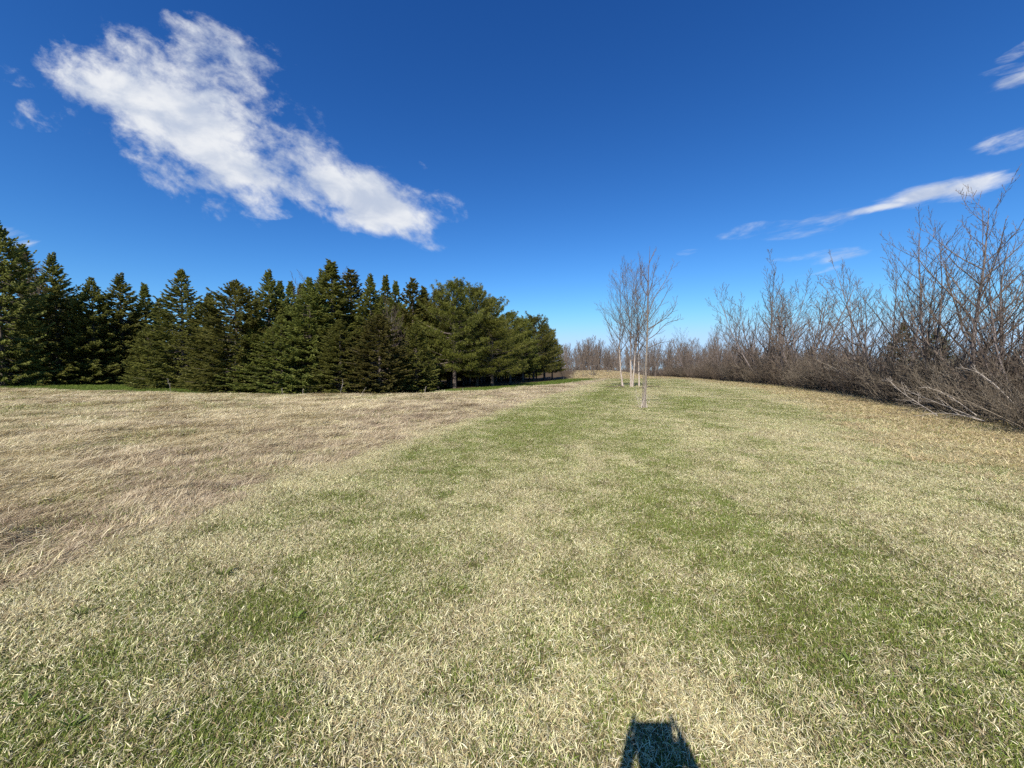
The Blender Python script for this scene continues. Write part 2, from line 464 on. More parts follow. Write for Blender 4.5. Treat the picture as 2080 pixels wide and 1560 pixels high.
def clump(rng, n, R, pal, L, W, lean, lie, comb=None, spread=1.):
    """n curved blades within radius R. lean: mean tilt from vertical, lie: share lying flat."""
    r = R * np.sqrt(rng.random(n)) ; a = rng.random(n) * 2 * math.pi
    B = np.stack([r * np.cos(a), r * np.sin(a), -.008 + 0 * r], -1)
    az = rng.random(n) * 2 * math.pi if comb is None else rng.normal(comb, .55, n)
    length = L * rng.uniform(.5, 1.3, n); w = W * rng.uniform(.55, 1.25, n) * np.where(rng.random(n) < .04, 1.5, 1.)
    flat = rng.random(n) < lie
    t0 = np.where(flat, rng.uniform(.85, 1.35, n), np.abs(rng.normal(lean, .3, n)))
    t1 = t0 + rng.uniform(.0, .6, n)
    B[:, 2] += np.where(flat, rng.uniform(0, .02, n), 0)
    hd = np.stack([np.cos(az), np.sin(az), 0 * az], -1); up = np.array([0, 0, 1.])
    side = np.stack([-np.sin(az), np.cos(az), 0 * az], -1)
    twist = rng.normal(0, .5, n)
    side = side * np.cos(twist)[:, None] + up * np.sin(twist)[:, None] * .8
    d0 = hd * np.sin(t0)[:, None] + up * np.cos(t0)[:, None]
    d1 = hd * np.sin(t1)[:, None] + up * np.cos(t1)[:, None]
    bend = rng.normal(0, .16, n)[:, None] * np.stack([-np.sin(az), np.cos(az), 0 * az], -1)
    p1 = B + d0 * (length * .5)[:, None]; p2 = p1 + (d1 + bend) * (length * .5)[:, None]
    p2[:, 2] = np.maximum(p2[:, 2], .003 + .01 * rng.random(n)); p1[:, 2] = np.maximum(p1[:, 2], .004)
    s = side * (w * .5)[:, None]
    V = np.stack([B - s, B + s, p1 + s * .9, p1 - s * .9, p2], 1).reshape(-1, 3)
    k = np.arange(n) * 5
    T = [list(q) for q in np.stack([k, k + 1, k + 2, k + 3], -1)] + [list(q) for q in np.stack([k + 3, k + 2, k + 4], -1)]
    c = pal[rng.integers(0, len(pal), n)] * (.50 + .72 * rng.random(n) ** .8)[:, None]
    return V, T, np.repeat(c, 5, 0)


def mixed(rng, n, R, green, L=.075, W=.0042, **k):
    ng = int(n * green)
    V1, T1, c1 = clump(rng, n - ng, R, STRAW, L, W, .75, .62)
    if ng == 0: return V1, T1, c1
    V2, T2, c2 = clump(rng, ng, R, GREEN, L * .95, W * .95, .4, .12)
    o = len(V1)
    return np.concatenate([V1, V2]), T1 + [[i + o for i in t] for t in T2], np.concatenate([c1, c2])


def clump_set(name, makers, mat):
    c = bpy.data.collections.new(name)
    for i, (V, T, cc) in enumerate(makers):
        o = bpy.data.objects.new('%s_%02d' % (name, i), mesh(name, V, T, mat, col=cc)); c.objects.link(o)
    return c


def scatter(name, label, coll, P, idx, rot, scl):
    me = bpy.data.meshes.new(name); me.from_pydata(P, [], [])
    a = me.attributes.new('idx', 'INT', 'POINT'); a.data.foreach_set('value', idx.astype(np.int32))
    a = me.attributes.new('rot', 'FLOAT_VECTOR', 'POINT'); a.data.foreach_set('vector', rot.astype(np.float32).ravel())
    a = me.attributes.new('scl', 'FLOAT_VECTOR', 'POINT'); a.data.foreach_set('vector', scl.astype(np.float32).ravel())
    o = obj(name, me); tag(o, label, 'grass', kind='stuff')
    nt = bpy.data.node_groups.new(name, 'GeometryNodeTree')
    nt.interface.new_socket('Geometry', in_out='INPUT', socket_type='NodeSocketGeometry')
    nt.interface.new_socket('Geometry', in_out='OUTPUT', socket_type='NodeSocketGeometry')
    gi = nt.nodes.new('NodeGroupInput'); go = nt.nodes.new('NodeGroupOutput')
    ci = nt.nodes.new('GeometryNodeCollectionInfo'); ci.inputs['Collection'].default_value = coll
    ci.inputs['Separate Children'].default_value = True; ci.inputs['Reset Children'].default_value = True
    ip = nt.nodes.new('GeometryNodeInstanceOnPoints'); ip.inputs['Pick Instance'].default_value = True
    def na(nm, ty):
        n = nt.nodes.new('GeometryNodeInputNamedAttribute'); n.data_type = ty; n.inputs['Name'].default_value = nm
        return [s for s in n.outputs if s.enabled and s.name == 'Attribute'][0]
    L = nt.links.new
    L(gi.outputs[0], ip.inputs['Points']); L(ci.outputs[0], ip.inputs['Instance'])
    L(na('idx', 'INT'), ip.inputs['Instance Index']); L(na('rot', 'FLOAT_VECTOR'), ip.inputs['Rotation'])
    L(na('scl', 'FLOAT_VECTOR'), ip.inputs['Scale']); L(ip.outputs[0], go.inputs[0])
    md = o.modifiers.new('scatter', 'NODES'); md.node_group = nt
    return o


def build_grass():
    rng = np.random.default_rng(5)
    mat = blade_mat('grass_blade')
    lawn = clump_set('lawn_clump', [mixed(rng, 430, .15, gshare, .037, .0029) for gshare in (.03, .10, .18, .26, .36, .48, .62, .80)], mat)
    hay = clump_set('hay_clump', [clump(rng, 170, .22, HAY, .115, .0036, 1.05, .85, comb=0.) for _ in range(5)] +
                    [clump(rng, 110, .18, HAY, .11, .0045, .7, .5, comb=0.)] + [mixed(rng, 120, .18, .45, .08)] +
                    [clump(rng, 160, .22, UMBER, .10, .0038, 1.0, .8, comb=0.) for _ in range(3)], mat)
    vg = clump_set('verge_clump', [clump(rng, 130, .17, VERGE, .06, .004, .4, .15) for _ in range(3)], mat)
    br = clump_set('brown_clump', [clump(rng, 130, .20, BROWN, .11, .0045, .9, .75) for _ in range(3)] + [mixed(rng, 120, .18, .25, .08)], mat)
    # candidate points, thinning with distance while the clumps grow
    Ps = []
    for r0, r1, dens in ((.5, 4, 80), (4, 7, 62), (7, 10, 44), (10, 14, 28), (14, 20, 15), (20, 30, 8), (30, 45, 4.2), (45, 70, 2.2), (70, 115, .9)):
        area = .5 * (r1 * r1 - r0 * r0) * math.radians(132)
        n = int(area * dens)
        q = np.arange(n); u1 = (.5 + q * .7548776662) % 1; u2 = (.5 + q * .5698402910) % 1            # evenly spread, no bald gaps
        r = np.sqrt(r0 * r0 + u1 * (r1 * r1 - r0 * r0)) + rng.normal(0, .05, n); a = np.radians(-64 + 132 * u2) + rng.normal(0, .05, n) / r
        Ps.append(np.stack([r * np.sin(a), r * np.cos(a)], -1))
    n = int(.5 * 10 ** 2 * math.radians(228) * 42); r = np.sqrt(rng.uniform(0, 100, n)); a = np.radians(rng.uniform(68, 296, n))      # all round the camera
    Ps.append(np.stack([r * np.sin(a), r * np.cos(a)], -1))
    n = int(math.pi * .25 * 80); r = np.sqrt(rng.uniform(0, .25, n)); a = rng.uniform(0, 6.283, n); Ps.append(np.stack([r * np.sin(a), r * np.cos(a)], -1))
    P = np.concatenate(Ps); x, y = P[:, 0], P[:, 1]; r = np.hypot(x, y)
    d, v, h = masks(x, y)
    s = np.maximum(1., r / 6.) ** .72
    rr = rng.random(len(P))
    deep = smooth(y - verge_y(x), np.interp(x, [-30, -12, -6, -3, 8, 12], [6, 3, 3, 5, 14, 18]), np.interp(x, [-30, -12, -6, -3, 8, 12], [8, 5, 5, 7, 17, 22])) * v
    keep = ~((v > .5) & (deep > rng.random(len(P)))) & ~((x - hedge_x(y)) > 1.2)
    zone = np.where(v > rr, 2, np.where(d > rr, 1, np.where(smooth(x - hedge_x(y), -4.5, -.8) > rr, 3, 0)))
    zone = np.where((y > 72) & (x > 5) & (x < 32), 3, zone)
    z = tz(x, y)
    e = .12 * s; zm = .25 * (tz(x + e, y) + tz(x - e, y) + tz(x, y + e) + tz(x, y - e))
    gx = (tz(x + e, y) - tz(x - e, y)) / (2 * e); gy = (tz(x, y + e) - tz(x, y - e)) / (2 * e)
    z = np.maximum(z, zm) + .003 * s
    gn = .62 * fbm(x * .22, y * .22, 3) + .38 * fbm(x * 1.3 + 9, y * 1.3, 3)          # how green the lawn is
    mid = smooth(y, 6, 14) * smooth(x - strip_x(y), .3, 2) * smooth(hedge_x(y) - x, 3, 9)
    lat = x - strip_x(y)
    band = fbm(lat * .55 + 3.1, y * .045, 3)                                          # soft lengthwise bands of the mower
    gn = .36 * gn + .34 * band + .30 * fbm(x * 4.2 + 3, y * 4.2, 2) + .10 * smooth(np.abs(lat - 3.8), 2.4, .2) * smooth(y, 4, 9) + .04 * mid - .16 * smooth(x - strip_x(y), 1.1, .1) + rng.normal(0, .05, len(P))
    for zi, (nm, lab, coll, n) in enumerate((
            ('lawn_grass', 'short mown grass of mixed straw and green blades on the wide strip', lawn, 8),
            ('dead_grass', 'matted tan dead grass lying flat on the field left of the mown strip', hay, 10),
            ('verge_grass', 'bright green short grass along the foot of the conifers', vg, 3),
            ('dry_grass', 'brownish dry grass along the foot of the bare hedge and on the far bank', br, 4))):
        k = keep & (zone == zi); m_ = k.sum()
        if zi == 0: idx = np.clip(np.round((gn[k] - .36) / .28 * 7 + rng.normal(0, .6, m_)), 0, 7)
        elif zi == 1:
            g2 = fbm(x[k] * .5, y[k] * .5, 3) + .10 * smooth(x[k], -6, -14) * smooth(y[k], 8, 14)
            idx = np.where((g2 > .55) & (rng.random(m_) < .55), 6, np.where(rng.random(m_) < .8, rng.integers(0, 5, m_), 5))
            um = .75 * fbm(x[k] * .55 + 31, y[k] * .9 + 3, 4) + .25 * smooth(strip_x(y[k]) - x[k], 7, 1.)       # browner towards the strip
            idx = np.where((um > .50) & (rng.random(m_) < .62), rng.integers(7, 10, m_), idx)
        elif zi == 2: idx = rng.integers(0, 3, m_)
        else: idx = np.where(y[k] > 70, rng.integers(0, 3, m_), rng.choice(4, m_, p=[.28, .28, .24, .2]))
        yaw = rng.random(m_) * 6.283 if zi != 1 else np.radians(28) + rng.normal(0, .6, m_) + (fbm(x[k] * .6, y[k] * .6, 2) - .5) * 2.4
        cy, sy = np.cos(yaw), np.sin(yaw)                                    # lies on the slope, whichever way it is turned
        rot = np.stack([gy[k] * cy - gx[k] * sy, -gy[k] * sy - gx[k] * cy, yaw], -1)
        sk = s[k]; hz = sk ** (.25) * rng.uniform(.75, 1.25, m_)
        scatter(nm, lab, coll, np.stack([x[k], y[k], z[k]], -1), idx, rot, np.stack([sk, sk, hz], -1))


build_grass()
# ------------------------------------------------------------------ conifers
def sprays(base, d, length, width, rng, droop=.0):
    """crossed slender kites: one needle covered shoot each"""
    n = len(base)
    d = d / (np.linalg.norm(d, axis=1)[:, None] + 1e-9)
    ref = np.tile([0, 0, 1.], (n, 1)) + rng.normal(0, .9, (n, 3))
    a = np.cross(d, ref); a /= np.linalg.norm(a, axis=1)[:, None] + 1e-9
    b = np.cross(a, d)
    tip = base + d * length[:, None]; tip[:, 2] -= droop * length
    mid = base + d * (length * .45)[:, None]
    w = (width * .5)[:, None]
    V = np.stack([base, mid + a * w, tip, mid - a * w, mid + b * w * .8, mid - b * w * .8], 1).reshape(-1, 3)
    k = np.arange(n) * 6
    Q = np.concatenate([np.stack([k, k + 1, k + 2, k + 3], -1), np.stack([k, k + 4, k + 2, k + 5], -1)])
    return V, Q


def spruce(seed, H, R, sharp=.95, bare=.0, dense=1., mat='spruce'):
    rng = np.random.default_rng(seed)
    nb = int(560 * dense * (H / 8.5))
    t = np.sort(rng.random(nb) ** 1.12) * .985
    zb = .12 + bare * H + t * (H - .12 - bare * H)
    sh = rng.uniform(.66, .80)                                          # where the full body narrows to the spire
    prof = np.interp(t, [0, .08, .3, .5, sh, sh + .1, 1], [.78, 1., .92, .78, .50 + .1 * (1 - sharp), .27, .04]) * (1 + .13 * np.sin(t * 9 + rng.uniform(0, 6)))
    L = np.maximum(R * prof * np.where(rng.random(nb) < .07, 1.22, 1.) * rng.uniform(.58, 1.12, nb), .10 + .14 * rng.random(nb))
    az = np.arange(nb) * 2.39996 + rng.normal(0, .35, nb)
    lob = 1 + .16 * np.sin(az * 2 + rng.uniform(0, 6)) + .10 * np.sin(az * 3 + rng.uniform(0, 6)); L = L * lob
    el = np.radians(np.interp(t, [0, .3, .7, .9, 1], [-20, -10, 10, 32, 62])) + rng.normal(0, .10, nb)
    B, D, Ln, Wd, Ti = [], [], [], [], []
    br = [(np.array([[0, 0, -.2], [0.01, 0, H * .35], [.0, .01, H * .7], [0, 0, H * .985]]), np.array([.018 * H, .014 * H, .007 * H, .006]), 7)]
    for i in range(nb):
        h = np.array([math.cos(az[i]), math.sin(az[i]), 0]); l = L[i]
        def pt(s): return np.array([0, 0, zb[i]]) + np.multiply.outer(s, h) * l * math.cos(el[i]) + np.multiply.outer(s * math.sin(el[i]) + .16 * s ** 3 - .05 * np.sin(s * 3.1), [0, 0, 1.]) * l
        m = int(5 + l * 13)
        s = (.18 if l < .8 else .34) + (.82 if l < .8 else .66) * rng.random(m) ** .8
        p = pt(s)
        sd = np.where(rng.random(m) < .5, -1, 1)[:, None] * np.array([-h[1], h[0], 0])[None]
        fwd = h[None] * math.cos(el[i]) + np.array([0, 0, math.sin(el[i]) + .25])[None]
        d = fwd * rng.uniform(.55, 1.1, (m, 1)) + sd * rng.uniform(.15, 1., (m, 1)) + rng.normal(0, .14, (m, 3)) + np.array([0, 0, -.06])
        ln = (.16 + .30 * (1 - s) * min(l, 1.6)) * rng.uniform(.7, 1.35, m)
        B.append(p); D.append(d); Ln.append(ln); Wd.append(np.full(m, .092) * rng.uniform(.75, 1.3, m))
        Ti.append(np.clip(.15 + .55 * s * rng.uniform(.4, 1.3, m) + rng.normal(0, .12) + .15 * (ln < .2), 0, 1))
        if l > .8 and i % 3 == 0:
            ss = np.linspace(0, .9, 4); br.append((pt(ss), np.linspace(.014 + .008 * l, .004, 4), 3))
    # leader
    m = 14; s = rng.random(m); p = np.stack([0 * s, 0 * s, H * (.93 + .07 * s)], -1)
    aa = rng.random(m) * 6.28; d = np.stack([np.cos(aa) * .6, np.sin(aa) * .6, 1 + 0 * aa], -1)
    B.append(p); D.append(d); Ln.append(np.full(m, .16)); Wd.append(np.full(m, .06)); Ti.append(np.full(m, .5))
    V, Q = sprays(np.concatenate(B), np.concatenate(D), np.concatenate(Ln), np.concatenate(Wd), rng, .12)
    tv, tq = tubes(br)
    return [('trunk', mesh('spruce_trunk', tv, tq, M['bark'])),
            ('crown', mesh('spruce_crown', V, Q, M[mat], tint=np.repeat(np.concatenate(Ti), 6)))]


def pine(seed, H, R, bare=.17, mat='pine'):
    rng = np.random.default_rng(seed)
    nb = 190
    t = np.sort(rng.random(nb) ** 1.05) * .98
    zb = H * (bare + (1 - bare) * t)
    prof = np.interp(t, [0, .12, .35, .6, .8, .92, 1], [.80, 1., .98, .80, .56, .34, .14])
    L = R * prof * rng.uniform(.66, 1.1, nb)
    az = np.arange(nb) * 2.39996 + rng.normal(0, .4, nb)
    L *= 1 + .15 * np.sin(az * 2 + rng.uniform(0, 6)) + .12 * np.sin(t * 17 + rng.uniform(0, 6))
    el = np.radians(np.interp(t, [0, .3, .7, 1], [-6, 8, 28, 60])) + rng.normal(0, .12, nb)
    B, D, Ln, Wd, Ti = [], [], [], [], []
    br = [(np.array([[0, 0, -.2], [.03, 0, H * .3], [-.02, .02, H * .65], [0, 0, H * .98]]), np.array([.021 * H, .016 * H, .009 * H, .008]), 8)]
    for i in range(nb):
        h = np.array([math.cos(az[i]), math.sin(az[i]), 0]); sdv = np.array([-h[1], h[0], 0]); l = L[i]; tone = rng.normal(0, .14)
        def pt(s): return np.array([0, 0, zb[i]]) + np.multiply.outer(s, h) * l * math.cos(el[i]) + np.multiply.outer(s * math.sin(el[i]) + .18 * s ** 2, [0, 0, 1.]) * l
        ss = np.linspace(0, .95, 4); br.append((pt(ss), np.linspace(.012 + .011 * l, .005, 4), 3))
        m = int(5 + l * 9)                                            # tufts on side twigs
        s = .30 + .70 * rng.random(m) ** .75
        c = pt(s) + (rng.uniform(-1, 1, (m, 1)) * sdv[None]) * (.10 + .26 * l * (1.15 - s))[:, None] + rng.normal(0, .05, (m, 3)) + np.array([0, 0, .03])
        k = 12
        base = np.repeat(c, k, 0); q = rng.normal(0, .62, (m * k, 3))
        d = np.repeat(h[None] * .55 + np.array([[0, 0, .75]]), m * k, 0) + q
        B.append(base + q * .03); D.append(d); Ln.append(rng.uniform(.13, .24, m * k)); Wd.append(rng.uniform(.026, .045, m * k))
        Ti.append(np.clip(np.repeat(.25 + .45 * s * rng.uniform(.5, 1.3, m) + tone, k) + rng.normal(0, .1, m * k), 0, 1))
    V, Q = sprays(np.concatenate(B), np.concatenate(D), np.concatenate(Ln), np.concatenate(Wd), rng, .05)
    n6 = len(V) // 6; Q = Q[:n6]                                     # one kite per needle bundle
    tv, tq = tubes(br)
    return [('trunk', mesh('pine_trunk', tv, tq, M['bark'])),
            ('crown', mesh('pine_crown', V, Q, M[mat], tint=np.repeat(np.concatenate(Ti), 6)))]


SPR = {'broad': spruce(1, 8.5, 2.75, .80), 'wide': spruce(2, 8.5, 3.0, .70), 'mid': spruce(3, 8.5, 2.2, .85),
       'slim': spruce(4, 8.5, 1.55, .80, dense=.8), 'slim2': spruce(5, 8.5, 1.5, .7, dense=.75, mat='spruce_brown'),
       'brown': spruce(6, 8.5, 2.5, .62, dense=1.1, mat='spruce_brown'), 'round': spruce(7, 8.5, 2.6, .55)}
PIN = {'a': pine(11, 8.5, 3.0), 'b': pine(12, 8.5, 3.4), 'c': pine(13, 8.5, 2.7, .2)}

CONIFER_GROUP = 'conifers along the left side of the field'


def conifer(px, top, D, kind, label, wide=1., group=CONIFER_GROUP):
    p = at(px, top, D); z0 = tz1(p.x, D); H = p.z - z0
    pine_ = kind in PIN
    proto = PIN[kind] if pine_ else SPR[kind]
    s = H / 8.5
    return place(proto, 'pine_tree' if pine_ else 'spruce_tree', label, 'tree', (p.x, D, z0), random.uniform(0, 6.28), (s * wide, s * wide, s), group)


random.seed(4)
for a in (
    (-12, 440, 30, 'wide', 'tall dark spruce cut by the left edge of the picture, spire above its neighbours', .55),
    (45, 500, 39, 'slim', 'slim grey-green spruce standing just right of the tall one at the left edge', .95),
    (105, 516, 39, 'mid', 'spruce with a narrow knobbed tip, second spire right of the left edge tree', .72),
    (112, 585, 34, 'round', 'bushy yellow-green spruce with low spreading boughs at far left front', 1.15),
    (185, 566, 35, 'round', 'round topped spruce left of the dark gap in the conifer row', .8),
    (243, 557, 36.5, 'mid', 'dark pointed spruce standing back in the shaded gap of the row', .9),
    (293, 577, 39, 'slim', 'slim spruce tip between the shaded gap and the large pointed front spruce', 1.),
    (322, 610, 43, 'slim2', 'short distant spruce tip low in the dip left of the large pointed spruce', 1.),
    (367, 549, 30.5, 'broad', 'large pointed spruce standing alone right of the dark gap', .84),
    (424, 597, 36, 'slim', 'small spruce tip between the large pointed spruce and the widest front one', 1.1),
    (477, 571, 27.8, 'wide', 'widest olive spruce with boughs down to the field edge', 1.0),
    (545, 551, 31.5, 'mid', 'spruce with an open ragged spire behind the widest front spruce', .85),
    (568, 573, 33, 'slim', 'slim spruce close right of the ragged spire', .9),
    (590, 574, 35, 'slim', 'narrow bluish spruce tip in the middle of the row', .9),
    (612, 578, 34, 'slim', 'narrow spruce tip left of the tallest column-like spruce', 1.),
    (628, 566, 27.5, 'round', 'full crowned spruce in front and left of the tallest column-like tree', .86),
    (654, 549, 31, 'mid', 'ragged tipped spruce tucked against the left of the tallest column-like tree', .8),
    (673, 531, 29, 'slim', 'tallest column-like spruce with a blunt dense top in mid row', 1.35),
    (712, 549, 33, 'slim2', 'greyish brown thin spruce right of the tallest column-like tree', 1.2),
    (752, 560, 29.5, 'mid', 'olive spruce with a narrow double tip right of the grey thin one', .82),
    (783, 561, 34, 'slim', 'dark narrow spruce spire behind the brown-green front tree', .9),
    (804, 572, 36, 'slim', 'thin dark spruce spire left of the brown spire', .75),
    (838, 567, 33, 'slim2', 'brownish grey spruce spire standing over the low front boughs', .95),
    (861, 584, 34, 'slim', 'last dark spruce spire before the pines begin', 1.1),
    (770, 640, 25.8, 'brown', 'large brown-green front spruce without a visible spire, boughs on the field', 1.15),
    (690, 650, 26.3, 'round', 'low full spruce at the field edge under the tallest column-like tree', 1.2),
    (845, 655, 28, 'brown', 'low brown-green spruce beside the first pine trunk', 1.),
    (570, 640, 27, 'broad', 'low olive spruce filling the row right of the widest front tree', 1.15),
    (300, 660, 31.5, 'round', 'low spruce at the left foot of the large pointed spruce', .9),
    (425, 652, 29.5, 'round', 'low spruce between the large pointed spruce and the widest one', 1.),
    (525, 645, 28, 'broad', 'low olive spruce at the right foot of the widest front spruce', 1.1),
    (235, 640, 37, 'round', 'low spruce sunk in shade under the dark pointed one', .9),
): conifer(*a[:5], wide=a[5] * 1.2)
for a in (
    (888, 597, 33.5, 'c', 'narrow pine next to the last spruce, first of the pines', .75),
    (922, 580, 32, 'a', 'pine with an open feathery top and a lit bare trunk at its foot', .95),
    (968, 597, 36, 'b', 'broad dark pine with the highest dense crown of the pine row', .92),
    (1000, 612, 41, 'a', 'full pine close right of the broad dark pine', .9),
    (1036, 640, 46, 'c', 'pine in the dip right of the broad crowns', 1.),
    (1062, 652, 52, 'a', 'yellowish pine near the receding end of the pine row', 1.),
    (1084, 650, 57, 'b', 'golden green pine, third from the end of the pine row', .95),
    (1106, 664, 63, 'c', 'second last pine of the receding row', 1.1),
    (1122, 690, 70, 'a', 'last pine at the end of the row, next to the far bare wood', 1.),
    (1000, 655, 34.5, 'b', 'low spreading pine bough tree in front of the broad dark pine', 1.3),
): conifer(*a[:5], wide=a[5])
rb = np.random.default_rng(8)
for i in range(12):
    D = 33 - i * .9 + rb.uniform(-1, 1); x = -47 - i * 3.1; z0 = tz1(x, D); s_ = rb.uniform(8, 11.5) / 8.5
    place(SPR[('wide', 'mid', 'broad', 'slim')[i % 4]], 'spruce_tree', 'spruce continuing the row beyond the left edge of the picture', 'tree', (x, D, z0), rb.uniform(0, 6.28), s_, 'spruces beyond the left edge')
for i in range(34):                                                   # the rows behind, seen only in the gaps
    px = -60 + i * 27 + rb.uniform(-8, 8); D = rb.uniform(40, 48) if i < 26 else 42 + (i - 25) * 3
    conifer(px, rb.uniform(625, 670), D, ['mid', 'round', 'slim', 'broad'][i % 4], 'dark spruce in the shaded rows behind the front conifers', rb.uniform(.9, 1.3),
            'spruces in the shaded back rows')

for i in range(26):
    D = 34 + i * 1.55; x0 = -7.6 + (D - 34) * .31
    for k in ((0, 1, 3), (0, 2, 4), (1, 2, 5))[i % 3]:
        if i == 25 and k == 0: continue
        x = x0 - k * 2.9 + rb.uniform(-.8, .8); z0 = tz1(x, D)
        s = rb.uniform(6.2, 7.6) / 8.5
        place(PIN['abc'[(i + k) % 3]], 'pine_tree', 'shaded bare trunked pine standing behind the front row of pines', 'tree', (x, D, z0), rb.uniform(0, 6.28), s, 'pines in the shaded back rows')

for i in range(44):                                                   # dense young spruces closing the plantation behind the pines
    D = rb.uniform(78, 106); x = rb.uniform(-14, .075 * D - 1.2); z0 = tz1(x, D); s = rb.uniform(5., 6.6) / 8.5
    place(SPR[('round', 'wide', 'broad')[i % 3]], 'spruce_tree', 'dark young spruce closing the view under the pine row', 'tree', (x, D, z0), rb.uniform(0, 6.28), (s * 1.2, s * 1.2, s), 'young spruces behind the pines')


# ------------------------------------------------------------------ bare trees
def bare_tree(seed, H, r0, stems=1, spread=.25, cnt=(16, 7, 4), lf=(.42, .5, .5), ang=(.75, .7, .7), up=.09, wob=.09,
              s0=.28, lean=(0, 0), barks=('grey_bark', 'twig'), minr=.0045, limbs=None):
    rng = np.random.default_rng(seed)
    parts = []; tw = []
    for k in range(stems):
        a = rng.uniform(0, 6.28) if stems < 3 else k * 6.28 / stems + rng.normal(0, .3)
        sp = spread * rng.uniform(.5, 1.2) if stems > 1 else 0
        d = np.array([math.cos(a) * sp + lean[0], math.sin(a) * sp + lean[1], 1.])
        h = H * (1. if k == 0 else rng.uniform(.72, .98))
        P, R = limb(rng, [math.cos(a) * .07 * (stems > 1), math.sin(a) * .07 * (stems > 1), -.15], d, h + .15, r0 * (1 if k == 0 else rng.uniform(.6, .9)), 14, .03 + .05 * sp, .035, .10)
        R[0] *= 1.7; R[1] *= 1.1
        v, q = tubes([(P, R, 7)]); parts.append(('trunk', mesh('trunk', v, q, M[barks[0]], smooth_shade=True)))
        ramify(rng, P, R, 0, len(cnt), tw, cnt, lf, ang, up, wob, s0, minr)
    v, q = tubes(tw); parts.append(('crown', mesh('bare_crown', v, q, M[barks[1]])))
    return parts


BT = {'tall': bare_tree(21, 8, .10, 1, cnt=(24, 9, 3), lf=(.50, .34, .35), ang=(.85, .65, .6), up=.17, wob=.08, s0=.15, minr=.0082),
      'tall2': bare_tree(22, 8, .09, 2, .16, cnt=(20, 9, 3), lf=(.50, .36, .35), ang=(.8, .65, .6), up=.17, wob=.08, s0=.15, minr=.0082),
      'spread': bare_tree(23, 8, .11, 7, .72, cnt=(14, 9, 4), lf=(.44, .40, .4), ang=(.7, .7, .6), up=.11, wob=.11, s0=.14, minr=.0105),
      'spread2': bare_tree(24, 8, .10, 6, .66, cnt=(15, 9, 4), lf=(.46, .40, .4), ang=(.7, .7, .6), up=.13, wob=.11, s0=.12, minr=.0105),
      'small': bare_tree(25, 5, .04, 3, .3, cnt=(14, 6, 3), lf=(.40, .5, .5), ang=(.7, .7, .7), up=.08, s0=.1, minr=.005),
      'far': bare_tree(26, 10, .12, 1, cnt=(26, 9), lf=(.34, .45), ang=(.65, .6), up=.14, s0=.22, barks=('far_bark', 'far_bark'), minr=.03),
      'far2': bare_tree(27, 10, .11, 2, .12, cnt=(24, 8), lf=(.32, .45), ang=(.6, .6), up=.15, s0=.2, barks=('far_bark', 'far_bark'), minr=.03),
      'far3': bare_tree(28, 10, .11, 1, cnt=(30, 9), lf=(.36, .5), ang=(.8, .6), up=.15, s0=.12, barks=('far_bark', 'far_bark'), minr=.03)}
BH = {}                                                               # real height of each kind, crown tips included
for k_, pr in BT.items():
    BH[k_] = max(max(v.co.z for v in me.vertices) for _, me in pr)


HG = 'bare trees growing out of the hedge'


def bare(px, top, D, kind, label, rot=None, wide=1., group=None, name='bare_tree', off=0.):
    if group == HG:                                                   # stands in the hedge, not before it
        while at(px, top, D).x < hedge_x(D) + 1.3 and D < 95: D += .25
    p = at(px, top, D); x = p.x + off; z0 = tz1(x, D); s = (p.z - z0) / BH[kind]
    return place(BT[kind], name, label, 'tree', (x, D, z0), random.uniform(0, 6.28) if rot is None else rot, (s * wide, s * wide, s), group)


for a in (
    (1985, 352, 11.2, 'tall', 'tallest bare tree in the hedge, its forked top crossing the streak of cloud', 1.),
    (1918, 412, 13.0, 'tall2', 'second tallest bare tree, slim and left of the tallest hedge tree', .9),
    (2056, 430, 10.4, 'tall2', 'bare tree leaning in at the right edge behind the tallest one', 1.),
    (2110, 470, 9.5, 'spread', 'bare spreading tree cut off by the right edge of the picture', .8),
    (1950, 520, 14.5, 'spread', 'many stemmed bare tree filling in behind the two tallest hedge trees', .7),
    (1812, 478, 17.8, 'spread2', 'bare tree with upswept stems and a thin central spike, mid hedge', .72),
    (1762, 560, 19.5, 'tall2', 'smaller bare tree left beside the upswept one', 1.2),
    (1862, 560, 17., 'tall', 'thin bare tree between the upswept tree and the slim tall one', 1.1),
    (1705, 610, 24, 'small', 'low bare tree in the dip between the two largest crowns of the hedge', 1.2),
    (1640, 548, 28, 'spread', 'right half of the broad round bare crown in the middle of the hedge', 1.),
    (1560, 530, 31, 'spread2', 'left tree of the broad round bare crown, many crooked stems', .9),
    (1600, 570, 29, 'tall2', 'bare tree in the centre of the broad round crown', 1.2),
    (1520, 610, 36, 'spread', 'bare tree leaning out at the left end of the broad round crown', .7),
    (1475, 650, 48, 'spread2', 'small bare tree in the hedge left of the broad round crown', .8),
    (1448, 662, 58, 'tall2', 'thin bare tree in the far part of the hedge', 1.2),
    (1382, 660, 82, 'tall', 'lone taller bare tree rising over the far end of the hedge', 1.2),
    (1400, 680, 84, 'spread', 'bushy bare tree where the hedge meets the far wood', .9),
): bare(a[0], a[1], a[2], a[3], a[4], wide=a[5], group=HG)
for px, top, D, lab in ((630, 545, 33, 'thin leafless tree poking up behind the full crowned spruce'), (700, 545, 35, 'thin leafless tree right of the tallest column-like spruce'),
                        (806, 600, 28.5, 'grey leafless tree tangled among the spruces over the brown-green one'), (80, 505, 38, 'faint leafless tree between the spires at far left')):
    bare(px, top, D, 'tall2', lab, group='leafless trees among the conifers')

